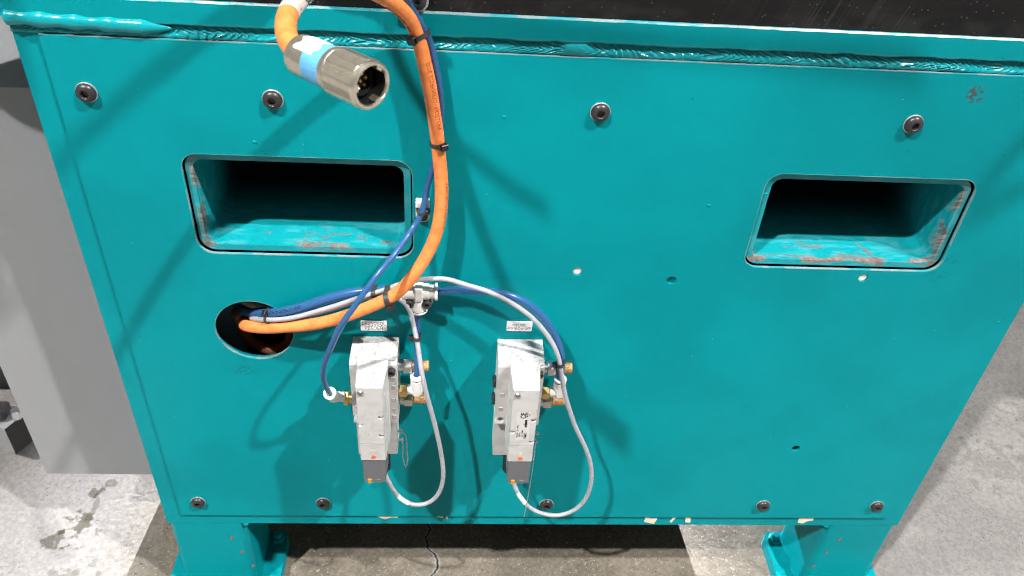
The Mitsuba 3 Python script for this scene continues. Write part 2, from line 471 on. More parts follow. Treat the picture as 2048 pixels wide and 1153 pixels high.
put('added_light_block', bx(-0.532, 0.196, 0.52, 0.58, 0.128, ZB - 0.001, 0.004), 'm_dark', base)  # unseen block added below the frame to stop the low rear beam


# top rail with a paler strip along its upper edge
put('top_rail', hull([(s * 0.545, y, z) for s in (-1, 1) for (y, z) in ((-0.0005, 0.8990), (-0.0005, 0.9158), (0.0005, 0.9168), (0.62, 0.9168), (0.62, 0.8990))]), 'm_teal', base)
N = 400
xs = np.linspace(-0.545, 0.545, N)
ry = -0.0008 + 0.0004 * meshkit.fbm(np.stack([xs * 60, xs * 0, xs * 0], -1), 3)
rv = []
for i, x in enumerate(xs):
    rv += [(x, ry[i], 0.91565 + 0.0005 * meshkit.noise(np.array([x * 90, 3.0, 0]))), (x, 0.0006, 0.9171), (x, 0.0030, 0.9171)]
rf = []
for i in range(N - 1):
    for k in range(2):
        a = i * 3 + k
        rf += [[a, a + 3, a + 4], [a, a + 4, a + 1]]
put('pale_edge', trimesh.Trimesh(rv, rf, process=False), 'm_edge', f'{base}__top_rail', label='pale upper edge of the rail')

# weld bead: a rippled fillet in the groove under the rail
nx, nv = 2600, 26
X = np.linspace(-0.4785, 0.545, nx)
Vv = np.linspace(0, 1, nv)
XX, VV = np.meshgrid(X, Vv, indexing='ij')
warp = meshkit.fbm(np.stack([XX * 38, VV * 2, XX * 0], -1), 3, seed=3)
ph = XX * 1000 / 7.5 + np.abs(VV - 0.42) * 3.6 + (warp - 0.5) * 4.0
rip = (ph - np.floor(ph))
rip = np.where(rip < 0.75, rip / 0.75, (1 - rip) / 0.25)
amp = 0.35 + 0.9 * meshkit.noise(np.stack([XX * 30, VV * 0, XX * 0], -1), seed=5)
zt = 0.8972 + 0.0030 * (meshkit.fbm(np.stack([X * 55, X * 0, X * 0], -1), 3, seed=9) - 0.4)
zb = 0.8848 + 0.0010 * (meshkit.fbm(np.stack([X * 80, X * 0, X * 0 + 4], -1), 3, seed=2) - 0.5)
V8 = np.clip(VV / 0.86, 0, 1)
ZZ = zb[:, None] * (1 - V8) + zt[:, None] * V8
ZZ = np.where(VV > 0.86, zt[:, None] + (0.8994 - zt[:, None]) * (VV - 0.86) / 0.14, ZZ)
prof = np.interp(VV, [0, 0.08, 0.20, 0.42, 0.66, 0.78, 0.86, 1.0], [0.0031, 0.0016, 0.0014, 0.0028, 0.0042, 0.0052, -0.0004, -0.0006])
flat_ = np.where(VV > 0.80, 0.0, 1.0)
YY = prof - flat_ * (0.0021 * rip * amp * np.sin(np.pi * V8) + 0.0026 * (meshkit.fbm(np.stack([XX * 45, VV * 3, XX * 0], -1), 3, seed=8) - 0.5) * np.sin(np.pi * V8))
blob = np.exp(-((XX - (-0.028)) / 0.012) ** 4) * np.sin(np.pi * VV) ** 0.7
YY = YY * (1 - blob) + blob * (-0.0006 - 0.0012 * np.sin(np.pi * VV))
ii, jj = np.meshgrid(np.arange(nx - 1), np.arange(nv - 1), indexing='ij')
q = np.stack([ii * nv + jj, (ii + 1) * nv + jj, (ii + 1) * nv + jj + 1, ii * nv + jj + 1], -1).reshape(-1, 4)
put('weld_bead', trimesh.Trimesh(np.stack([XX, YY, ZZ], -1).reshape(-1, 3), np.vstack([q[:, [0, 1, 2]], q[:, [0, 2, 3]]]), process=False), 'm_teal_gloss', base, smooth=True)
# fat convex bead at the left end
sx = np.linspace(-0.4815, -0.352, 260)
cz = 0.8978 - (sx + 0.48) * 0.030
lump = 0.0063 + 0.0010 * np.sin(sx * 1000 / 4.3) * meshkit.noise(np.stack([sx * 70, sx * 0, sx * 0], -1)) + 0.0014 * (meshkit.fbm(np.stack([sx * 60, sx * 0, sx * 0], -1), 3, seed=4) - 0.5)
lump *= np.clip((sx + 0.4815) / 0.004, 0, 1) ** 0.5 * np.clip((-0.352 - sx) / 0.022, 0, 1) ** 0.6
put('weld_bead', tube(np.stack([sx, np.full_like(sx, 0.0018), cz], -1), lump, 28), 'm_teal_gloss', base, smooth=True, label='fat lumpy weld bead at the left end')

# legs and foot plates
for s in (-1, 1):
    leg = rrect(min(s * HX, s * 0.383), max(s * HX, s * 0.383), 0.0032, 0.098, 0.010, 6)
    lm = trimesh.creation.extrude_polygon(leg, ZB - 0.0005 - 0.100, engine='earcut')
    lm.apply_translation([0, 0, 0.100])
    lk = put('leg', lm, 'm_teal', base, smooth=40)
    fp = rrect(min(s * 0.507, s * 0.357), max(s * 0.507, s * 0.357), -0.045, 0.098, 0.012, 6)
    fm = trimesh.creation.extrude_polygon(fp, 0.0199, engine='earcut')
    fm.apply_translation([0, 0, FLOOR + 0.0005])
    put('foot_plate', fm, 'm_teal', lk, smooth=40)
    fx = s * 0.3703
    put('anchor_bolt', cat(cyl([fx, 0.082, FLOOR + 0.018], [fx, 0.082, FLOOR + 0.036], 0.0055), hexprism([fx, 0.082, FLOOR + 0.0206], [fx, 0.082, FLOOR + 0.028], 0.017)), 'm_teal', lk, smooth=30)
    # fillet weld between leg and frame underside
    wx = np.linspace(s * 0.3835, s * 0.4785, 60)
    put('weld_bead', tube(np.stack([np.full(60, s * 0.3815), np.linspace(0.004, 0.096, 60), ZB - 0.001 - 0.0015 * np.abs(np.sin(np.arange(60) * 0.9))], -1), 0.004, 12), 'm_teal', lk, smooth=True)
    for a in (0, 1.6, 3.1):
        put('worn_chip', hull([(s * (0.3872 + 0.006 * a) + dx, 0.00305 - 0.0003 * (k % 2), 0.15 + 0.02 * a + dz) for k, (dx, dz) in enumerate(((0, 0), (0.004, 0.002), (0.005, 0.008), (0.001, 0.006), (0.002, 0.004)))]), pr((0.24, 0.085, 0.065), 0.6), lk)

# fork pockets: rectangular tubes set just behind the cover plate
for i, cx in enumerate(POCKETS):
    o = rrect(cx - PHW + 0.0018, cx + PHW - 0.0018, PZ0 + 0.0018, PZ1 - 0.0018, 0.0145)
    w = 0.0080
    inn = rrect(cx - PHW + w, cx + PHW - w, PZ0 + w, PZ1 - w, 0.0100)
    mo = xz(o.difference(inn), 0.0045, 0.600)
    put('fork_pocket', mo, 'm_wear_shade', base, label='turquoise fork pocket tube, scraped to primer at the mouth')
    put('pocket_end', xz(inn.buffer(-0.0005), 0.560, 0.562), 'm_dark', f'{base}__fork_pocket' + ('_001' if i else ''))

# cover plate with its openings
plate = sbox(-0.4572, 0.2673, 0.4572, 0.8850)
cuts = [rrect(cx - PHW, cx + PHW, PZ0, PZ1, 0.0155) for cx in POCKETS] + [Point(HOLE[0], HOLE[1]).buffer(HOLE[2], quad_segs=20)]
small = [(-0.0012, 0.6629), (0.2922, 0.6637), (0.0954, 0.6548), (0.2942, 0.4036)]
holes = [Point(x, z).buffer(0.0050, quad_segs=10) for x, z in small]
for c in cuts + holes:
    plate = plate.difference(c)
cover = put('cover_plate', xz(plate, 0.0, 0.0030), 'm_teal', base, label='flat turquoise cover plate held by button head bolts')
for c in cuts:
    put('cut_edge', xz(c.buffer(0.00035).difference(c.buffer(-0.00025)), -0.00012, 0.0029), 'm_edge', cover)
put('cut_edge', bx(-0.4570, 0.4570, -0.00015, 0.0028, 0.8846, 0.8853), 'm_edge', cover)
for x, z in small[:2]:
    put('hole_plug', cat(lathe([(0, 0.0), (0.0034, 0.0), (0.0046, -0.0003), (0.00485, -0.0012)], [x, 0.0016, z], [0, -1, 0], 28)), 'm_white_plastic', cover, smooth=30)
# bits of weld spatter
for x, z in ((-0.0835, 0.8285), (0.1665, 0.7595), (-0.30, 0.7955), (-0.34, 0.50), (0.055, 0.43), (0.115, 0.745)):
    sp = trimesh.creation.icosphere(2, 0.0011 + 0.0006 * rng.random())
    sp.apply_scale([1.3, 0.6, 0.9])
    sp.apply_translation([x, 0.0, z])
    put('weld_spatter', sp, 'm_teal', cover, smooth=True)


def bolt_mesh(x, y, z, R, h, sock, depth):
    pf = [(0, 0), (R, 0), (R, 0.13 * h)] + [(R * math.cos(a) * 0.62 + R * 0.38 * math.cos(a) ** 0.5, 0.13 * h + 0.87 * h * math.sin(a)) for a in np.linspace(0.12, 1.12, 8)]
    top = 0.13 * h + 0.87 * h * math.sin(1.12)
    pf += [(sock * 0.62, top), (sock * 0.56, top - 0.0004)]
    k = lathe(pf + [(0, top - 0.0004)], [x, y, z], [0, -1, 0], 40)
    cutter = lathe([(0, top - depth), (sock / math.sqrt(3), top - depth), (sock / math.sqrt(3), top + 0.004), (0, top + 0.004)], [x, y, z], [0, -1, 0], 6, rng.random())
    k.fix_normals(); cutter.fix_normals()
    return diff(k, cutter)


for z in (0.8367, 0.2946):
    for x in (-0.4318, -0.2797, -0.0005, 0.2808, 0.4325):
        if z > 0.5 and x > 0.4:
            continue
        b = put('bolt', bolt_mesh(x, -0.0012, z, 0.0083, 0.0052, 0.0062, 0.0036), 'm_steel', cover, smooth=28)
        put('washer', lathe([(0.0090, 0.0), (0.0090, 0.0009), (0.0086, 0.0012), (0.0, 0.0012)], [x, -0.00005, z], [0, -1, 0], 40), 'm_washer', cover, smooth=30)

# torn masking paper along the bottom edge
SCRAPS = [([(-214.5, 264.1), (-211.4, 270.7), (-181.5, 271.0), (-189.5, 261.8), (-197, 262.5), (-204.5, 258.1)], 'largest scrap of masking tape, leftmost on the lower frame lip'),
          ([(-150.4, 271.2), (-136.4, 271.3), (-130.4, 261.6), (-135.4, 263.1)], 'slanted tape scrap below the left grey cable loop'),
          ([(-131.4, 271.3), (-125.1, 271.4), (-125.5, 258.6), (-127.2, 266)], 'narrow triangular tape scrap right beside the slanted one under the left cable loop'),
          ([(-169.8, 271.0), (-165.2, 271.1), (-167.5, 266.8)], 'tiny tape fleck between the largest scrap and the slanted scrap'),
          ([(52.5, 271.5), (63.4, 271.6), (59.1, 267.3)], 'tiny pale tape scrap just right of the right grey cable loop'),
          ([(116.5, 271.4), (123.8, 271.4), (120.2, 267.1)], 'tiny pale tape fleck left of the hooked scrap'),
          ([(128.5, 270.3), (135.1, 269.1), (138.8, 262.2), (148.0, 261.0), (145.8, 251.0), (132.2, 255.1), (133.6, 262.1)], 'hooked tape scrap hanging over the lower frame edge'),
          ([(160.0, 270.5), (179.0, 270.7), (179.5, 265.7), (172.5, 264.5), (168.7, 254.0), (166.4, 255.3), (169.8, 262.4)], 'forked tape scrap right of the hooked scrap'),
          ([(185.8, 270.3), (194.2, 269.6), (192.1, 264.6), (193.7, 253.8), (187.3, 254.6)], 'upright tape scrap right of the forked scrap'),
          ([(202.4, 270.0), (211.0, 270.1), (208.1, 265.1)], 'small triangular tape scrap, last of the middle right cluster'),
          ([(339.0, 269.8), (357.4, 269.1), (358.1, 259.5), (351.5, 258.2), (346.4, 253.1), (339.3, 254.7)], 'torn tape scrap above the right leg, rightmost of all')]
scene['m_tape'] = pr((0.62, 0.55, 0.42), 0.7)
for pts, lab in SCRAPS:
    pg = Polygon(np.array(pts) / 1000.0)
    pg = affinity.translate(pg.buffer(0.0004, join_style=1).simplify(0.0001), 0, -0.0004)
    pg = pg.intersection(sbox(-1, 0.2490, 1, 0.2671))
    put('masking_tape_scrap', xz(pg, 0.0022, 0.00305), 'm_tape', label=lab, category='tape')

# ------------------------------------------------------------------ black panel, with its clamp
put('black_panel', xz(Polygon([(0.545, 0.9175), (0.545, 2.40), (-0.665, 2.40), (-0.665, 1.030), (-0.655, 0.990), (-0.635, 0.955), (-0.612, 0.930), (-0.590, 0.9175)]), 0.0026, 0.014), 'm_panel', label='black dusty scratched panel standing on the turquoise rail', category='panel')


# ------------------------------------------------------------------ orange power cable with its plug
ORANGE = [[-357.3, 60.0, 539.5], [-345.6, 25.0, 564.0], [-335.2, 6.0, 577.2], [-320.7, -4.0, 584.1], [-298.0, -13.0, 593.2], [-271.1, -20.0, 602.6], [-244.8, -26.0, 614.3], [-214.2, -30.0, 631.4], [-194.3, -32.0, 644.2], [-179.7, -32.0, 653.9], [-165.3, -30.0, 670.9], [-153.5, -26.0, 689.0], [-143.9, -21.0, 708.7], [-138.2, -18.0, 731.9], [-136.6, -16.0, 752.3], [-137.3, -15.0, 777.6], [-139.2, -14.5, 797.3], [-141.0, -14.0, 816.3], [-143.7, -13.5, 834.7], [-146.6, -13.0, 854.8], [-149.9, -12.5, 871.9], [-153.5, -12.5, 888.8], [-156.1, -13.5, 901.5], [-159.8, -17.0, 912.7], [-165.7, -25.0, 924.4], [-174.0, -37.0, 936.7], [-183.3, -52.0, 947.6], [-193.4, -70.0, 958.7], [-203.8, -92.0, 968.1], [-212.9, -118.0, 974.2], [-218.9, -148.0, 977.1], [-221.1, -175.0, 978.7], [-220.5, -197.0, 978.1], [-216.9, -213.0, 976.0], [-210.8, -226.0, 975.6], [-205.4, -234.0, 975.5]]
oc = smooth_path(spline(ORANGE, 0.002), 12)
RO = 0.0060
PATHS = {'orange': (oc, RO)}
orange = thing('power_cable', 'thick orange power cable looping up from the round hole to a silver plug', 'cable')
put('cable', tube(oc, RO, 28), 'm_orange', orange, smooth=True)
so = np.r_[0, np.cumsum(np.linalg.norm(np.diff(oc, axis=0), axis=1))]
# printing on the cable: reads upwards
z_at = lambda z: so[np.argmin(np.where((oc[:, 1] > -0.06) & (so > 0.2), np.abs(oc[:, 2] - z), 9))]
view = np.array([0.55, -0.83, 0.10])
for tx_, hh, st, vw in (('MOTION-CONNECT 500', 0.0036, z_at(0.822), view), ('E170889 AWM STYLE 21223', 0.0026, z_at(0.895) + 0.010, np.array([-0.35, -0.8, -0.5])), ('PLUS 4G2,5 LISTED CABLE', 0.0026, z_at(0.725), np.array([0.80, -0.60, 0.0]))):
    put('printing', text_on_path(oc, RO, tx_, hh, st, vw), 'm_orange_print', orange)
# wrapped sticker by the plug
k0, k1 = np.searchsorted(so, so[-1] - 0.092), np.searchsorted(so, so[-1] - 0.052)
seg = oc[k0:k1]


def sticker_fn(p, n, uv):
    b = noise(p.x * 900, p.y * 260, p.z * 260)
    return mix((0.62, 0.52, 0.46), (0.10, 0.085, 0.08), smoothstep(0.50, 0.60, b) * smoothstep(0.35, 0.6, noise(p.x * 90, p.y * 120)))


scene['m_wrap'] = pr(mikit.proc(sticker_fn), 0.3, clearcoat=0.4)
put('wrap_label', tube(seg, RO + 0.0003, 28, cap=False), 'm_wrap', orange, smooth=True, label='pale printed wrap label on the cable')
# plug
P0 = np.array([-0.2054, -0.2340, 0.9755])
P1 = np.array([-0.1660, -0.2700, 0.9765])
ax = (P1 - P0) / np.linalg.norm(P1 - P0)
L = np.linalg.norm(P1 - P0)
O = P0 - ax * 0.004
RP = 0.0112
put('plug_back', lathe([(0.0064, 0), (RP - 0.0022, 0.0004), (RP - 0.0006, 0.002), (RP - 0.0002, 0.004), (RP - 0.0002, 0.0150), (RP - 0.001, 0.0156)], O, ax, 48), 'm_nickel', orange, smooth=30)
put('colour_band', lathe([(RP - 0.001, 0.0150), (RP, 0.0153), (RP, 0.0285), (RP - 0.001, 0.0288)], O, ax, 48), 'm_band_blue', orange, smooth=30, label='sky blue band round the plug')
u_, v_, a_ = frame_of(ax)
# grip ring with flats of fine ribs
ring_n = 144
pro = []
for (h, rr) in ((0.0288, RP - 0.0008), (0.0292, RP + 0.0006), (0.0325, RP + 0.0009), (0.0330, RP + 0.0003), (0.0335, RP + 0.0012)):
    pro.append((h, rr, 0))
for h in (0.0340, 0.0545):
    pro.append((h, RP + 0.0014, 1))
for (h, rr) in ((0.0550, RP + 0.0012), (0.0570, RP + 0.0010), (0.0575, RP + 0.0002), (0.0575, RP - 0.0008), (0.0565, RP - 0.0013), (0.0400, RP - 0.0014)):
    pro.append((h, rr, 0))
angs = np.arange(ring_n) * 2 * np.pi / ring_n
rv = []
for (h, rr, rib) in pro:
    for t in angs:
        panel = 1.0 if (t % (2 * np.pi / 8)) / (2 * np.pi / 8) < 0.60 else 0.0
        rad = rr - (0.00045 * (int(round(t / (2 * np.pi / ring_n))) % 2) * panel - 0.0002 * (1 - panel)) * rib
        rv.append(O + a_ * h + rad * (math.cos(t) * u_ + math.sin(t) * v_))
rf = []
for i in range(len(pro) - 1):
    for j in range(ring_n):
        k = (j + 1) % ring_n
        rf += [[i * ring_n + j, i * ring_n + k, (i + 1) * ring_n + k], [i * ring_n + j, (i + 1) * ring_n + k, (i + 1) * ring_n + j]]
grip = put('grip_ring', trimesh.Trimesh(rv, rf, process=False), 'm_nickel', orange, smooth=22, label='silver ribbed grip ring of the plug')
# bayonet lugs inside the mouth
for t0 in (0.9, 3.0, 5.1):
    lug = []
    for t in np.linspace(t0 - 0.20, t0 + 0.20, 7):
        for rr in (RP - 0.0024, RP - 0.0008):
            for h in (0.0520, 0.0571):
                lug.append(O + a_ * h + rr * (math.cos(t) * u_ + math.sin(t) * v_))
    put('bayonet_lug', hull(lug), 'm_nickel', grip)
put('insert', cat(lathe([(RP - 0.0015, 0.036), (RP - 0.0015, 0.0560)], O, ax, 48), lathe([(0, 0.046), (RP - 0.0046, 0.046), (RP - 0.0046, 0.036), (RP - 0.0015, 0.036)], O, ax, 40),
                  lathe([(RP - 0.0036, 0.036), (RP - 0.0036, 0.050), (RP - 0.0044, 0.0505), (RP - 0.0050, 0.046)], O, ax, 40)), 'm_black', orange, smooth=30)
for k in range(6):
    t = k * math.pi / 3 + 0.2
    q = O + a_ * 0.0455 + 0.0037 * (math.cos(t) * u_ + math.sin(t) * v_)
    put('pin', cyl(q, q + a_ * 0.0035, 0.00075, 14), 'm_brass', orange, smooth=30)
put('pin', cyl(O + a_ * 0.0455, O + a_ * 0.049, 0.00075, 14), 'm_brass', orange, smooth=30)
# white paper patch on the top of the band
pv = []
for t in np.linspace(-0.62, 0.62, 15):
    for h in (0.0085, 0.0230):
        up_ = np.array([0.0, -0.25, 1.0]); up_ -= (up_ @ a_) * a_; up_ /= np.linalg.norm(up_)
        si = np.cross(a_, up_)
        pv.append(O + a_ * (h + 0.0015 * math.sin(t * 9)) + (RP + 0.0002) * (math.cos(t) * up_ + math.sin(t) * si))
pf_ = []
for i in range(14):
    pf_ += [[2 * i, 2 * i + 1, 2 * i + 3], [2 * i, 2 * i + 3, 2 * i + 2]]
put('paper_patch', trimesh.Trimesh(pv, pf_, process=False), 'm_white_paint', orange, smooth=True)

# loose cables above the picture that throw the long soft shadows
lc = spline([[-243.8, -20.0, 966.9], [-238.6, -30.0, 983.4], [-242.7, -50.0, 1020.5], [-239.6, -70.0, 1051.9], [-218.8, -110.0, 1123.1], [-173.4, -170.0, 1235.2], [-116.0, -240.0, 1370.1], [-50.3, -320.0, 1518.6]], 0.006)
put('hanging_cable', tube(lc, 0.0062, 14), 'm_orange', smooth=True, label='orange cable hanging down in front of the black panel, above the plug', category='cable')
lc = spline([[-300, -118, 1400], [-296, -120, 1250], [-291, -126, 1165], [-287, -136, 1132], [-279.9, -150.0, 1126], [-276.2, -175.0, 1146], [-272.4, -210.0, 1187.0], [-267.3, -250.0, 1238.3]], 0.006)
put('hanging_cable', tube(lc, 0.0050, 14), 'm_black', smooth=True, label='short black cable end sticking out above the plug', category='cable')
lc = spline([[845.3, -300.0, 1751.4], [791.4, -300.0, 1652.6], [747.4, -300.0, 1565.4], [736.6, -300.0, 1543.8], [730.7, -300.0, 1517.8], [731.6, -300.0, 1505.2], [742.9, -300.0, 1502.5], [766.2, -300.0, 1523.2], [809.4, -300.0, 1567.2], [890.3, -300.0, 1634.6]], 0.006)
put('hanging_cable', tube(lc, 0.0065, 14), 'm_black', smooth=True, label='black cable loop hanging in front of the right end of the machine', category='cable')

# ------------------------------------------------------------------ blue air tubes
THIN = [[-167.1, -40.0, 954.5], [-164.5, -28.0, 937.8], [-160.6, -20.0, 926.0], [-152.5, -15.0, 910.7], [-146.7, -11.0, 895.6], [-141.9, -9.0, 874.2], [-138.5, -8.5, 853.0], [-137.5, -7.5, 833.4], [-138.3, -5.5, 814.4], [-140.8, -4.5, 796.6], [-145.1, -5.5, 776.9], [-150.3, -9.0, 758.0], [-154.3, -13.0, 735.7], [-159.3, -16.0, 726.6], [-167.5, -26.0, 717.6], [-178.8, -44.0, 708.7], [-193.7, -59.0, 695.8], [-209.0, -71.0, 677.3], [-214.9, -74.0, 669.0], [-225.5, -77.0, 652.3], [-235.8, -77.0, 627.5], [-243.8, -75.0, 605.1], [-248.1, -70.0, 582.4], [-248.8, -62.0, 561.6], [-248.1, -48.0, 536.2]]
BIG = [[-375.9, 70.0, 547.5], [-344.5, 30.0, 576.8], [-317.6, 4.0, 596.2], [-296.8, -7.0, 608.1], [-275.5, -10.0, 617.3], [-254.9, -10.0, 626.5], [-234.6, -10.0, 634.4], [-214.6, -10.0, 639.6], [-197.4, -10.0, 641.3], [-184.3, -10.0, 641.0], [-171.1, -10.0, 640.7]]
RIGHT = [[-141.2, -10.0, 641.5], [-127.4, -10.0, 643.3], [-104.2, -12.0, 645.8], [-82.9, -14.0, 645.2], [-61.9, -16.0, 640.8], [-39.3, -18.0, 625.0], [-25.3, -20.0, 607.5], [-14.9, -23.0, 587.3], [-10.3, -26.0, 569.6], [-9.8, -29.0, 556.0], [-9.6, -30.0, 540.0]]
LEFT = [[-159.1, -10.0, 622.8], [-159.4, -11.0, 605.2], [-159.8, -16.0, 589.4], [-160.1, -24.0, 570.4], [-159.8, -29.0, 552.5], [-159.9, -30.0, 537.0]]


def air_tube(pts, r, label, name, k=10):
    c = smooth_path(spline(pts, 0.002), k)
    PATHS[name] = (c, r)
    t = thing('air_tube', label, 'air hose')
    put('hose', tube(c, r, 22, cap=False), 'm_tube', t, smooth=True)
    put('bore', tube(c, r * 0.62, 16, cap=False), 'm_tube', t, smooth=True)
    return t, c


air_tube(THIN, 0.0029, 'thin clear blue air hose running beside the orange cable down to the left valve', 'thin')
tb, bc = air_tube(BIG, 0.0050, 'thick clear blue air hose from the round hole to the white tee', 'big')
put('printing', text_on_path(bc, 0.0050, '200PSI POLYURETHANE', 0.0030, 0.105, np.array([-0.1, -0.75, 0.66])), 'm_ink', tb)
air_tube(RIGHT, 0.0040, 'clear blue air hose arching from the white tee to the right valve', 'right')
air_tube(LEFT, 0.0032, 'short straight blue air hose dropping from the white tee to the left valve', 'left')

# ------------------------------------------------------------------ grey valve cables
GR = [[-355.1, 60.0, 544.8], [-335.5, 20.0, 576.8], [-320.8, -2.0, 593.8], [-303.2, -12.0, 602.0], [-281.6, -17.0, 609.9], [-260.8, -19.0, 619.1], [-240.3, -20.0, 628.2], [-220.2, -20.0, 637.3], [-202.9, -20.0, 645.0], [-187.1, -20.0, 651.7], [-174.1, -20.0, 658.3], [-155.9, -20.0, 663.6], [-141.7, -21.0, 666.2], [-128.8, -22.0, 666.2], [-114.9, -24.0, 662.7], [-94.1, -26.0, 657.2], [-73.1, -28.0, 647.6], [-53.6, -29.0, 633.9], [-37.5, -30.0, 617.5], [-25.5, -31.0, 600.0], [-16.4, -34.0, 582.6], [-11.9, -42.0, 566.5], [-6.0, -50.0, 541.1], [1.2, -50.0, 518.1], [9.1, -49.0, 494.8], [27.4, -46.0, 450.5], [37.8, -45.0, 413.6], [39.2, -44.0, 373.7], [27.4, -44.0, 341.6], [8.0, -44.0, 329.8], [-12.8, -44.0, 333.5], [-28.5, -43.0, 344.1], [-39.5, -40.0, 358.4], [-48.3, -36.0, 378.2], [-51.5, -32.0, 400.0]]
GL = [[-355.4, 60.0, 542.4], [-334.4, 20.0, 574.2], [-320.3, 0.0, 589.9], [-303.5, -7.0, 595.8], [-283.9, -9.0, 600.7], [-262.9, -10.0, 609.1], [-242.1, -11.0, 618.2], [-221.5, -12.0, 628.6], [-203.8, -14.0, 637.5], [-190.4, -16.0, 640.5], [-179.9, -17.0, 638.9], [-169.6, -17.0, 628.6], [-165.0, -19.0, 616.5], [-162.6, -24.0, 606.7], [-159.8, -30.0, 597.7], [-156.6, -40.0, 581.8], [-152.6, -50.0, 560.2], [-147.0, -52.0, 530.0], [-140.2, -51.0, 492.8], [-133.8, -50.0, 449.8], [-130.7, -50.0, 412.3], [-135.2, -50.0, 379.1], [-147.3, -50.0, 360.2], [-164.3, -50.0, 356.3], [-179.5, -49.0, 366.9], [-189.5, -46.0, 383.7], [-199.6, -36.0, 401.4]]
for pts, nm, lab in ((GL, 'grey_left', 'grey cable looping from the left valve up to the bundle at the tee'), (GR, 'grey_right', 'pale grey cable in a wide arch from the bundle down to the right valve')):
    c = smooth_path(spline(pts, 0.002), 8)
    PATHS[nm] = (c, 0.00245)
    t = thing('signal_cable', lab, 'cable')
    put('cable', tube(c, 0.00245, 20), 'm_grey_cable', t, smooth=True)
    s_ = np.r_[0, np.cumsum(np.linalg.norm(np.diff(c, axis=0), axis=1))]
    i0, i1 = np.searchsorted(s_, s_[-1] - 0.055), np.searchsorted(s_, s_[-1] - 0.036)
    put('marker_sleeve', tube(c[i0:i1], 0.0027, 20, cap=False), 'm_white_plastic', t, smooth=True)

# ------------------------------------------------------------------ white tee on the plate
tee = thing('tee_fitting', 'white plastic tee joining the blue hoses, held by two black screws', 'pipe fitting')
TY, TZ, TX = -0.0098, 0.6412, -0.1587
put('tee_body', cat(cyl([-0.1765, TY, TZ], [-0.1475, TY, TZ], 0.0082, 36), cyl([-0.1475, TY, TZ], [-0.1425, TY, TZ], 0.0070, 36),
                    bx(TX - 0.0035, TX + 0.0048, TY - 0.0090, TY + 0.009, TZ - 0.0068, TZ + 0.0098, 0.0012),
                    lathe([(0.0062, 0), (0.0072, 0.004), (0.0088, 0.0125), (0.0090, 0.0165), (0.0, 0.0165)], [TX, TY, TZ - 0.004], [0, 0, -1], 36)), 'm_white_plastic', tee, smooth=35)
put('release_collar', lathe([(0.0042, 0), (0.0086, 0), (0.0090, 0.0005), (0.0090, 0.0024), (0.0084, 0.003), (0.0042, 0.003)], [-0.1424, TY, TZ], [1, 0, 0], 36), 'm_white_plastic', tee, smooth=30)
put('release_collar', lathe([(0.0040, 0), (0.0086, 0), (0.0093, 0.0006), (0.0093, 0.0018), (0.0086, 0.0024), (0.0040, 0.0024)], [TX, TY, TZ - 0.0218], [0, 0, -1], 36), 'm_white_plastic', tee, smooth=30)
put('seal_ring', lathe([(0.0030, 0), (0.0083, 0), (0.0083, 0.0014), (0.003, 0.0014)], [TX, TY, TZ - 0.0204], [0, 0, -1], 36), 'm_dark', tee)
for x in (-0.1672, -0.1500):
    lug = put('mount_lug', cyl([x, 0.0, 0.6300], [x, -0.0115, 0.6300], 0.0058, 30, 0.0006), 'm_white_plastic', tee, smooth=30)
    cs = cyl([x, -0.0118, 0.6300], [x, -0.0185, 0.6300], 0.0046, 30, 0.0005)
    cs = diff(cs, lathe([(0, 0.004), (0.0024, 0.004), (0.0024, 0.010), (0, 0.010)], [x, -0.0118, 0.6300], [0, -1, 0], 6))
    put('cap_screw', cs, 'm_black_dusty', tee, smooth=30)

# ------------------------------------------------------------------ valves
def elbow(parent, top, down, r=0.0062, side=(-1, 0, 0), arm=0.010):
    """White push-in elbow: an upright socket with its collar and an arm to the port."""
    top, down = np.array(top), np.array(down)
    a = (top - down) / np.linalg.norm(top - down)
    e = put('push_in_elbow', cat(lathe([(0, -0.002), (r * 0.8, -0.002), (r, 0.001), (r, np.linalg.norm(top - down) - 0.0045), (r * 0.8, np.linalg.norm(top - down) - 0.004), (0.003, np.linalg.norm(top - down) - 0.004)], down, a, 32),
                                 cyl(down + a * 0.004, down + a * 0.004 + np.array(side) * arm, r * 0.86, 28)), 'm_white_plastic', parent, smooth=35)
    put('release_collar', lathe([(0.0034, 0.0016), (0.0038, 0.0), (r * 1.0, 0.0), (r * 1.06, -0.0006), (r * 1.06, -0.0022), (r * 0.9, -0.0028)], top, a, 32), 'm_white_plastic', e, smooth=30)
    put('seal_ring', lathe([(0.003, -0.0030), (r * 0.90, -0.0030), (r * 0.90, -0.0040), (0.003, -0.0040)], top, a, 32), 'm_dark', e)
    return e


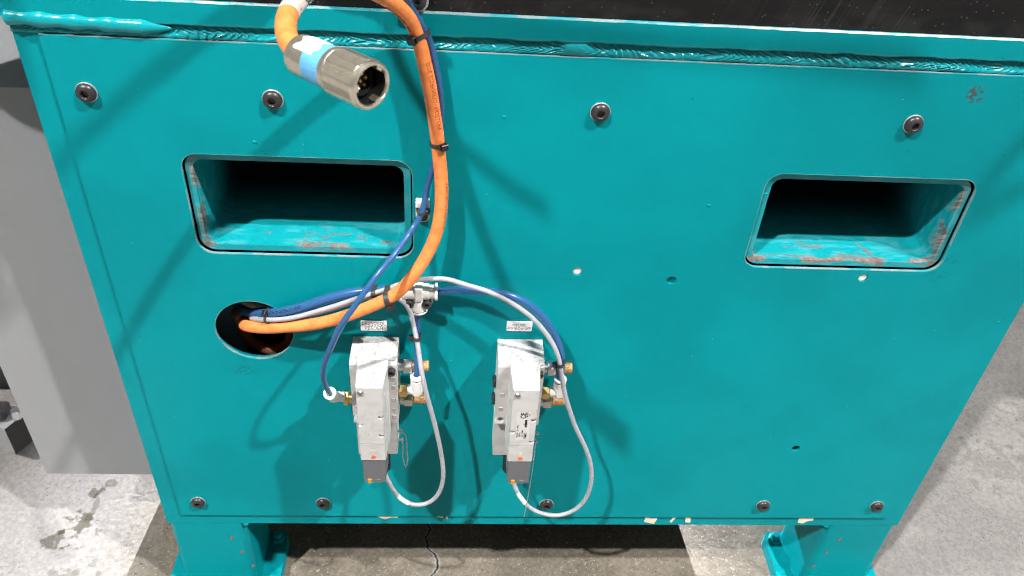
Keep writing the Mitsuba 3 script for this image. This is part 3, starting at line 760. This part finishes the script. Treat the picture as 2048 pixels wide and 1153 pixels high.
def valve(cx, which):
    left = which == 'left'
    lab = 'off-white solenoid valve under the FEEDER label, blue hose at its left side' if left else 'off-white solenoid valve under the DIE BLOW OFF label, printed sticker on its front'
    v = thing('solenoid_valve', lab, 'valve', 'solenoid valves on the cover plate')
    X = lambda a: cx + a / 1000.0
    # sub-base: upper block with a counterbored corner, stepped lower block
    up = hull([(X(a), -d, z) for a in (-23.8, 23.8) for (d, z) in ((0.0002, 0.483), (0.039, 0.483), (0.0405, 0.4845), (0.0405, 0.5690), (0.0385, 0.5715), (0.0002, 0.5718))])
    up = diff(up, cyl([X(-18.6), -0.050, 0.4905], [X(-18.6), -0.016, 0.4905], 0.0047, 28, 0), bx(X(-26), X(-18.6), -0.05, -0.016, 0.4858, 0.4952),
              bx(X(22.6), X(25), -0.0300, -0.0290, 0.47, 0.58))
    sb = put('sub_base', up, 'm_cast', v, smooth=20)
    put('counterbore_screw', cyl([X(-18.6), -0.0162, 0.4905], [X(-18.6), -0.0190, 0.4905], 0.0036, 24), 'm_black', v, smooth=30)
    put('lower_base', hull([(X(a), -d, z) for (a, t) in ((-22.6, 0), (20.6, 0)) for (d, z) in ((0.0002, 0.4205), (0.029, 0.4205), (0.0305, 0.4225), (0.0305, 0.4828), (0.0002, 0.4828))]), 'm_cast', v, smooth=20)
    # black socket cap screw, upper right
    cs = cyl([X(18.4), -0.0406, 0.5625], [X(18.4), -0.0462, 0.5625], 0.0044, 32, 0.0005)
    cs = diff(cs, lathe([(0, 0.002), (0.0024, 0.002), (0.0024, 0.010), (0, 0.010)], [X(18.4), -0.0406, 0.5625], [0, -1, 0], 6))
    put('cap_screw', cs, 'm_black_dusty', v, smooth=30)
    def put2(name, mesh, *p, **k):
        mesh.apply_translation([0.0009 if left else -0.0008, -0.0068, 0.0062])
        return put(name, mesh, *p, **k)

    # pilot valve body, in two castings with a parting line
    o = 3.4 if not left else -0.4

    def slab(z0, z1, taper=0.0):
        return hull([(X(o + a), -d, z) for (a, d) in ((-14.6, 0.0344), (15.0, 0.0344), (-14.6, 0.046), (15.0, 0.046), (-13.2, 0.0735), (-12.6, 0.0750), (12.2, 0.0750), (12.8, 0.0735)) for z in (z0, z1)])
    body = slab(0.4912, 0.5712)
    screws = [(9.6, 0.5305), (-11.0, 0.5195), (9.6, 0.5035)] if left else [(9.6, 0.5290), (-10.4, 0.5115), (9.6, 0.4965)]
    body = diff(body, *[cyl([X(o + a), -0.0800, z], [X(o + a), -0.0700, z], 0.0030, 24, 0) for a, z in screws])
    pb = put2('pilot_body', body, 'm_cast', v, smooth=15)
    for a, z in screws:
        s = cyl([X(o + a), -0.0698, z], [X(o + a), -0.0722, z], 0.0024, 20)
        put2('screw', diff(s, bx(X(o + a) - 0.0020, X(o + a) + 0.0020, -0.075, -0.0715, z - 0.0004, z + 0.0004)), 'm_zinc', pb, smooth=30)
    put2('pilot_cap', slab(0.4662, 0.4906), 'm_cast', v, smooth=15)
    for a in (-1, 1):
        put2('rib', bx(X(o) + a * 0.0138 - 0.0005, X(o) + a * 0.0138 + 0.0005, -0.0640, -0.052, 0.4950, 0.5500, 0.0003), 'm_cast', pb)
    # zinc cross screws
    for (a, d, z) in ((o - 8.8, 0.0750, 0.5650), (o + 6.8, 0.0412, 0.5758)):
        s = lathe([(0, 0), (0.0030, 0), (0.0031, 0.0008), (0.0024, 0.0020), (0, 0.0024)], [X(a), -d, z], [0, -1, 0.0], 26)
        if d > 0.05:
            s = diff(s, bx(X(a) - 0.0022, X(a) + 0.0022, -d - 0.0040, -d - 0.0014, z - 0.0004, z + 0.0004), bx(X(a) - 0.0004, X(a) + 0.0004, -d - 0.0040, -d - 0.0014, z - 0.0022, z + 0.0022))
            put2('cross_screw', s, 'm_zinc', v, smooth=30)
    put('cross_screw', lathe([(0, 0), (0.0032, 0), (0.0033, 0.0008), (0.0026, 0.0020), (0, 0.0024)], [X(o + 8.2), -0.0404, 0.5700], [0, -1, 0], 26), 'm_zinc', v, smooth=30)
    # embossed port squares
    for (a, z) in ((20.2, 0.5505), (20.2, 0.5385), (20.2, 0.5205), (20.2, 0.5045), (20.2, 0.4945), (-18.0, 0.5295), (-18.6, 0.5085)):
        sq = sbox(X(a) - 0.0021, z - 0.0021, X(a) + 0.0021, z + 0.0021)
        put('port_mark', cat(xz(sq.difference(sq.buffer(-0.0005, join_style=2)), -0.0414, -0.0404), bx(X(a) - 0.0006, X(a) + 0.0007, -0.0414, -0.0404, z - 0.0011, z + 0.0011)), 'm_cast', sb)
    put2('raised_lettering', text_at('SMC', 0.0040, [X(o + 2.0), -0.0600, 0.5712], (1, 0, 0), (0, 1, 0), 0.0004), 'm_cast', pb)
    # prints on the front
    yf = -0.0750
    if not left:
        put2('sticker', bx(X(o - 7.2), X(o + 6.6), yf - 0.00015, yf + 0.0002, 0.5005, 0.5405), 'm_sticker', pb, label='pale printed sticker with CE mark')
        R_, U_ = (0, 0, 1), (-1, 0, 0)
        yt = yf - 0.00016
        put2('printing', cat(text_at('C', 0.0052, [X(o - 1.0), yt, 0.5345], R_, U_, bold=True), text_at('E', 0.0052, [X(o - 1.0), yt, 0.5388], R_, U_, bold=True),
                            text_at('VQ7-6-FG', 0.0019, [X(o - 5.6), yt, 0.5130], R_, U_, width=0.019), text_at('24VDC', 0.0016, [X(o - 3.2), yt, 0.5080], R_, U_),
                            text_at('0.2-1.0MPa', 0.0013, [X(o - 0.6), yt, 0.5100], R_, U_), text_at('SMC', 0.0028, [X(o + 2.6), yt, 0.5065], R_, U_, bold=True),
                            text_at('JAPAN', 0.0016, [X(o + 2.8), yt, 0.5370], R_, U_), text_at('8.5', 0.0016, [X(o + 5.2), yt, 0.5370], R_, U_),
                            bx(X(o + 1.2), X(o + 3.4), yt - 0.0002, yt, 0.5190, 0.5300), bx(X(o - 0.2), X(o + 4.6), yt - 0.0002, yt, 0.5235, 0.5241)), 'm_ink', pb)
    else:
        R_, U_ = (0, 0, 1), (-1, 0, 0)
        yt = yf - 0.00005
        put2('printing', cat(text_at('VQ7-6-FG', 0.0019, [X(o - 5.6), yt, 0.5130], R_, U_, width=0.019), text_at('24VDC', 0.0016, [X(o - 3.2), yt, 0.5080], R_, U_),
                            text_at('SMC', 0.0028, [X(o + 3.4), yt, 0.5065], R_, U_), bx(X(o + 0.2), X(o + 0.5), yt - 0.0002, yt, 0.512, 0.531), bx(X(o + 2.4), X(o + 2.7), yt - 0.0002, yt, 0.512, 0.531),
                            bx(X(o - 6.2), X(o - 5.9), yt - 0.0002, yt, 0.532, 0.543), bx(X(o - 4.2), X(o - 3.9), yt - 0.0002, yt, 0.532, 0.543), text_at('CE', 0.0030, [X(o + 1.0), yt, 0.5370], R_, U_)), 'm_ink_faint', pb)
    # manual override
    put2('override_button', cyl([X(o + 0.3), yf + 0.0003, 0.4715], [X(o + 0.3), yf - 0.0009, 0.4715], 0.0024, 26), 'm_red', v, smooth=30, label='orange override button')
    sq = sbox(X(o + 0.3) - 0.0021, 0.4790 - 0.0018, X(o + 0.3) + 0.0021, 0.4790 + 0.0018)
    put2('override_mark', xz(sq.difference(sq.buffer(-0.0006, join_style=2)), yf - 0.0004, yf + 0.0002), 'm_cast', v)
    # grey plug connector with windows
    put2('connector', hull([(X(o + a), -d, z) for (a, d) in ((-11.8, 0.046), (12.2, 0.046), (-11.4, 0.0742), (11.6, 0.0742)) for z in (0.4302, 0.4659)] + [(X(o + a), -d, 0.4284) for (a, d) in ((-11.0, 0.048), (11.2, 0.048), (-10.6, 0.0725), (10.8, 0.0725))]), 'm_grey_plastic', v, smooth=15, label='dark grey plug at the bottom of the valve')
    put2('indicator_window', bx(X(o - 7.6), X(o - 3.0), -0.0750, -0.070, 0.4281, 0.4348, 0.0005), 'm_amber', v, label='amber indicator window')
    put2('indicator_window', bx(X(o + 1.6), X(o + 6.4), -0.0748, -0.070, 0.4283, 0.4346, 0.0005), 'm_grey_plastic', v)
    put('cable_gland', cyl([X(1.0), -0.030, 0.4203], [X(1.0), -0.030, 0.3985], 0.0115, 32), 'm_black', v, smooth=30)
    # right side ports: two silencers on zinc adapters, supply on a brass adapter with elbow
    for (z, d, x0, x1) in ((0.5500, 0.0200, 27.6, 55.8), (0.4990, 0.0180, 28.2, 53.3)):
        f = put('zinc_adapter', cat(cyl([X(23.8), -d, z], [X(29.5), -d, z], 0.0066, 28), hexprism([X(29.0), -d, z], [X(38.3), -d, z], 0.0150)), 'm_zinc', v, smooth=25)
        put('silencer', cyl([X(37.4), -d, z], [X(x1), -d, z], 0.0059, 28, 0.0008), 'm_sinter', v, smooth=30)
    put('brass_adapter', cat(hexprism([X(25.0), -0.0290, 0.5225], [X(33.5), -0.0290, 0.5225], 0.0132), cyl([X(23.8), -0.0290, 0.5225], [X(35.0), -0.0290, 0.5225], 0.0050, 28)), 'm_brass', v, smooth=25)
    elbow(v, [X(43.2), -0.0300, 0.5445], [X(43.2), -0.0295, 0.5205], 0.0064)
    # left side ports
    zs = [0.5290, 0.5030] if not left else [0.5290]
    for z in zs:
        put('port_plug', cat(cyl([X(-23.9), -0.020, z], [X(-27.2), -0.020, z], 0.0072, 32, 0.0012), lathe([(0.0040, 0), (0.0060, 0.0001), (0.0066, -0.0008)], [X(-27.3), -0.020, z], [-1, 0, 0], 30)), 'm_steel', v, smooth=30)
    if left:
        put('brass_adapter', cat(hexprism([X(-35.0), -0.0220, 0.5030], [X(-29.4), -0.0220, 0.5030], 0.0150), cyl([X(-30), -0.0220, 0.5030], [X(-23.8), -0.0220, 0.5030], 0.0062, 28), lathe([(0.0066, 0), (0.0066, 0.0012)], [X(-28.4), -0.022, 0.503], [1, 0, 0], 28)), 'm_brass', v, smooth=25)
        elbow(v, [-0.2488, -0.0440, 0.5315], [-0.2488, -0.0235, 0.5050], 0.0064, (1, 0, 0), 0.012)
    # vent pins and the bead chain
    pins = [(22.0, 0.0275, 0.4565), (21.5, 0.0255, 0.4405)]
    for (a, d, z) in pins:
        put('vent_pin', cat(cyl([X(20), -d, z], [X(25.6), -d, z], 0.0014, 16), lathe([(0, 0), (0.0022, 0.0004), (0.0026, 0.0018), (0.0018, 0.0034), (0, 0.0040)], [X(24.4), -d, z], [1, 0, 0.1], 18)), 'm_zinc', v, smooth=30)
    if left:
        cp = spline([[cx * 1000 + 26, -27, 456.5], [cx * 1000 + 29.0, -29, 455], [cx * 1000 + 31.2, -30, 446], [cx * 1000 + 31.6, -30, 425], [cx * 1000 + 31.0, -30, 405], [cx * 1000 + 29.6, -30, 400.5], [cx * 1000 + 28.0, -30, 405], [cx * 1000 + 26.6, -28, 425], [cx * 1000 + 26.0, -26, 440]], 0.0001)
    else:
        cp = spline([[cx * 1000 + 25.6, -26, 440.0], [cx * 1000 + 24.0, -36, 420], [cx * 1000 + 22.0, -44, 390], [cx * 1000 + 19.4, -49, 352], [cx * 1000 + 18.0, -51, 336]], 0.0001)
    sl = np.r_[0, np.cumsum(np.linalg.norm(np.diff(cp, axis=0), axis=1))]
    beads = []
    for d in np.arange(0, sl[-1], 0.00165):
        b = trimesh.creation.icosphere(1, 0.00078)
        b.apply_translation(cp[min(np.searchsorted(sl, d), len(cp) - 1)])
        beads.append(b)
    put('bead_chain', cat(*beads, tube(cp[::12], 0.0003, 6)), 'm_zinc', v, smooth=True)
    return v


valve(-0.2035, 'left')
valve(-0.0525, 'right')

# ------------------------------------------------------------------ label plates
def tag_plate(x0, x1, z0, z1, lines, label, tilt):
    t = thing('name_label', label, 'label')
    cxx, czz = (x0 + x1) / 2, (z0 + z1) / 2
    pg = affinity.rotate(rrect(x0, x1, z0, z1, 0.0015, 5), tilt, origin=(cxx, czz))
    put('plate', xz(pg, -0.0011, -0.0001), 'm_white_paint', t)
    for (tx, h, dz, w) in lines:
        m = text_at(tx, h, [cxx, -0.00112, czz + dz], width=w, depth=0.0002)
        put('lettering', m, 'm_ink', t)
    return t


tag_plate(-0.2187, -0.1917, 0.5806, 0.5940, [('15210SOL', 0.0047, 0.0031, 0.0245), ('FEEDER', 0.0047, -0.0030, 0.0185)], 'small white label reading 15210SOL FEEDER above the left valve', -0.4)
tag_plate(-0.0677, -0.0411, 0.5840, 0.5971, [('15212SOL', 0.0030, 0.0018, 0.0150), ('DIE BLOW OFF', 0.0030, -0.0026, 0.0240)], 'small white label reading 15212SOL DIE BLOW OFF above the right valve', 0.3)

# ------------------------------------------------------------------ clamps
cl = thing('hose_clamp', 'small white screw mount on the plate between left pocket and orange cable', 'clamp')
pg = sbox(-0.1605, 0.7275, -0.1475, 0.7435).union(Point(-0.1540, 0.7262).buffer(0.0066, quad_segs=12))
put('mount_base', cat(xz(pg, -0.0040, -0.0001), bx(-0.1605, -0.1475, -0.0085, -0.0041, 0.7375, 0.7435, 0.0006)), 'm_white_plastic', cl, smooth=20)
put('mount_screw', lathe([(0.0, 0.0028), (0.0026, 0.0026), (0.0042, 0.0012), (0.0044, 0)], [-0.1536, -0.0040, 0.7252], [0, -1, 0], 28), 'm_black', cl, smooth=30)
cl = thing('hose_clamp', 'white washer clamp with black button screw on the black panel at the top', 'clamp')
put('mount_base', cat(xz(Point(-0.1578, 0.9275).buffer(0.0095, quad_segs=12).union(sbox(-0.1678, 0.9250, -0.1500, 0.9480)), -0.0050, 0.0005)), 'm_grey_cable', cl, smooth=20)
put('mount_screw', bolt_mesh(-0.1572, -0.0051, 0.9275, 0.0073, 0.0044, 0.0040, 0.0026), 'm_steel', cl, smooth=28)

# ------------------------------------------------------------------ cable ties
def tie(label, point, axis, members, head, width=0.0034, hs=0.0052, tail=0.0):
    """A cable tie drawn tight round the named cables where they cross the plane at the point: strap, ratchet head, cut tail."""
    a = np.asarray(axis, float); a /= np.linalg.norm(a)
    h = np.asarray(head, float)
    h = h - (h @ a) * a; h /= np.linalg.norm(h)
    w = np.cross(a, h)
    c = np.asarray(point, float)
    discs = []
    for m in members:
        if isinstance(m, str):
            path, r = PATHS[m]
            near = path[np.argmin(np.abs((path - c) @ a) * 2 + np.linalg.norm(path - c, axis=1))]
        else:
            near, r = np.array(m[:3]), m[3]
        discs.append(Point((near - c) @ h, (near - c) @ w).buffer(r + 0.0001, quad_segs=10))
    core = shapely.union_all(discs).convex_hull
    ring = core.buffer(0.0010).difference(core)
    M = np.eye(4)
    M[:3, 0], M[:3, 1], M[:3, 2] = h, w, a
    M[:3, 3] = c
    band = trimesh.creation.extrude_polygon(ring, width, engine='earcut')
    band.apply_translation([0, 0, -width / 2])
    band.apply_transform(M)
    t = thing('cable_tie', label, 'cable tie')
    put('strap', band, 'm_black_dusty', t, smooth=30)
    ray = LineString([core.centroid, (core.centroid.x + 0.1, core.centroid.y)])
    edge = core.exterior.intersection(ray)
    hx, hy = edge.x + 0.0010, core.centroid.y
    hb = bx(hx - 0.0006, hx + hs * 0.72, hy - hs * 0.62, hy + hs * 0.62, -hs * 0.52, hs * 0.52, 0.0005)
    hb = diff(hb, bx(hx + hs * 0.12, hx + hs * 0.42, hy - hs, hy + hs, -hs * 0.33, hs * 0.33))
    hb.apply_transform(M)
    put('ratchet_head', hb, 'm_black', t)
    tb = bx(hx + hs * 0.16, hx + hs * 0.36, hy + hs * 0.3, hy + hs * 0.72 + tail, -hs * 0.30, hs * 0.30)
    tb.apply_transform(M)
    put('tail', tb, 'm_black_dusty', t)
    return t


tie('black cable tie holding the orange cable and the thin blue hose near the top rail', [-0.1545, -0.0170, 0.9040], [0.30, 0.10, -0.95], ['orange', 'thin'], [-0.55, -0.8, -0.2], 0.0036, 0.0060)
tie('black cable tie round the orange cable above its bend, right of the left pocket', [-0.1395, -0.0195, 0.8080], [0.05, 0.05, -1], ['orange', 'thin'], [0.50, -0.85, 0.0], 0.0036, 0.0056, 0.001)
tie('thin black cable tie fixing the thin blue hose to the white screw mount', [-0.1540, -0.0110, 0.7355], [0.04, -0.1, -1], ['thin', (-0.1555, -0.0063, 0.7355, 0.0035)], [1.0, -0.35, 0.0], 0.0022, 0.0048)
tie('black cable tie round the hose bundle, left of the pair by the tee', [-0.2010, -0.0140, 0.6430], [1, 0, 0.14], ['big', 'grey_left', 'grey_right'], [0.0, -0.80, -0.45], 0.0042, 0.0060)
tie('larger black cable tie round orange cable and bundle, right of the pair by the tee', [-0.1855, -0.0205, 0.6480], [1, -0.05, 0.30], ['big', 'grey_left', 'grey_right', 'orange'], [0.0, -0.90, -0.30], 0.0050, 0.0072, 0.001)
tie('black cable tie round the bundle at the mouth of the round hole', [-0.3100, -0.0040, 0.6000], [1, -0.4, 0.45], ['big', 'grey_left', 'grey_right'], [0.0, -0.45, 0.9], 0.0030, 0.0046)
tie('black cable tie joining the left grey cable to the straight blue hose', [-0.1598, -0.0260, 0.5945], [0.04, -0.42, -1], ['grey_left', 'left'], [-0.65, -0.75, 0.0], 0.0034, 0.0056)
tie('black cable tie joining the right grey cable to the arched blue hose', [-0.0110, -0.0330, 0.5690], [0.20, -0.45, -1], ['grey_right', 'right'], [-0.85, -0.5, 0.0], 0.0032, 0.0052)

# ------------------------------------------------------------------ inside the round hole
ic = spline([[-352, 30, 575], [-352, 36, 555], [-350, 40, 535], [-340, 42, 518], [-322, 42, 512], [-306, 40, 524], [-300, 38, 545], [-296, 40, 575]], 0.003)
put('inner_cable', tube(ic, 0.0060, 16), pr((0.16, 0.045, 0.02), 0.45), smooth=True, label='dull brown cable loop seen inside the round hole', category='cable')
put('inner_conduit', tube(spline([[-385, 60, 612], [-352, 30, 604], [-330, 22, 598], [-312, 18, 596], [-270, 30, 590]], 0.003), 0.0085, 18), 'm_black', smooth=True, label='black corrugated sleeve in the upper part of the round hole', category='conduit')
put('inner_bracket', bx(-0.420, -0.353, 0.045, 0.052, 0.44, 0.662, 0.001), pr((0.09, 0.15, 0.155), 0.5), label='dark upright bracket inside the round hole, at its left', category='bracket')

# ------------------------------------------------------------------ grey cabinet and what stands left of it
cab = thing('control_cabinet', 'plain light grey control cabinet hung behind the left end of the machine', 'cabinet')
put('body', bx(-0.6645, -0.4800, 0.0910, 0.345, 0.2320, 0.7960, 0.0016), 'm_cabinet', cab)
blk = thing('steel_foot', 'black and grey machine foot half hidden left of the grey cabinet', 'machine part')
put('block', hull([(-0.835, 0.236, 0.122), (-0.835, 0.236, 0.176), (-0.793, 0.224, 0.118), (-0.793, 0.224, 0.172), (-0.772, 0.268, 0.118), (-0.772, 0.268, 0.168), (-0.835, 0.28, 0.122), (-0.835, 0.28, 0.176)]), 'm_cabinet', blk)
put('side_plate', hull([(-0.7925, 0.2225, 0.116), (-0.7925, 0.2225, 0.1735), (-0.7705, 0.268, 0.116), (-0.7705, 0.268, 0.1695), (-0.7745, 0.27, 0.116), (-0.7745, 0.27, 0.1695)]), 'm_black', blk)
put('bracket', bx(-0.860, -0.785, 0.275, 0.285, 0.205, 0.330), 'm_black', blk)
put('nut', cyl([-0.783, 0.247, 0.1735], [-0.783, 0.247, 0.190], 0.008, 20, 0.002), 'm_zinc', blk)
put('clevis', bx(-0.830, -0.795, 0.235, 0.262, 0.1765, 0.196, 0.003), 'm_steel', blk)
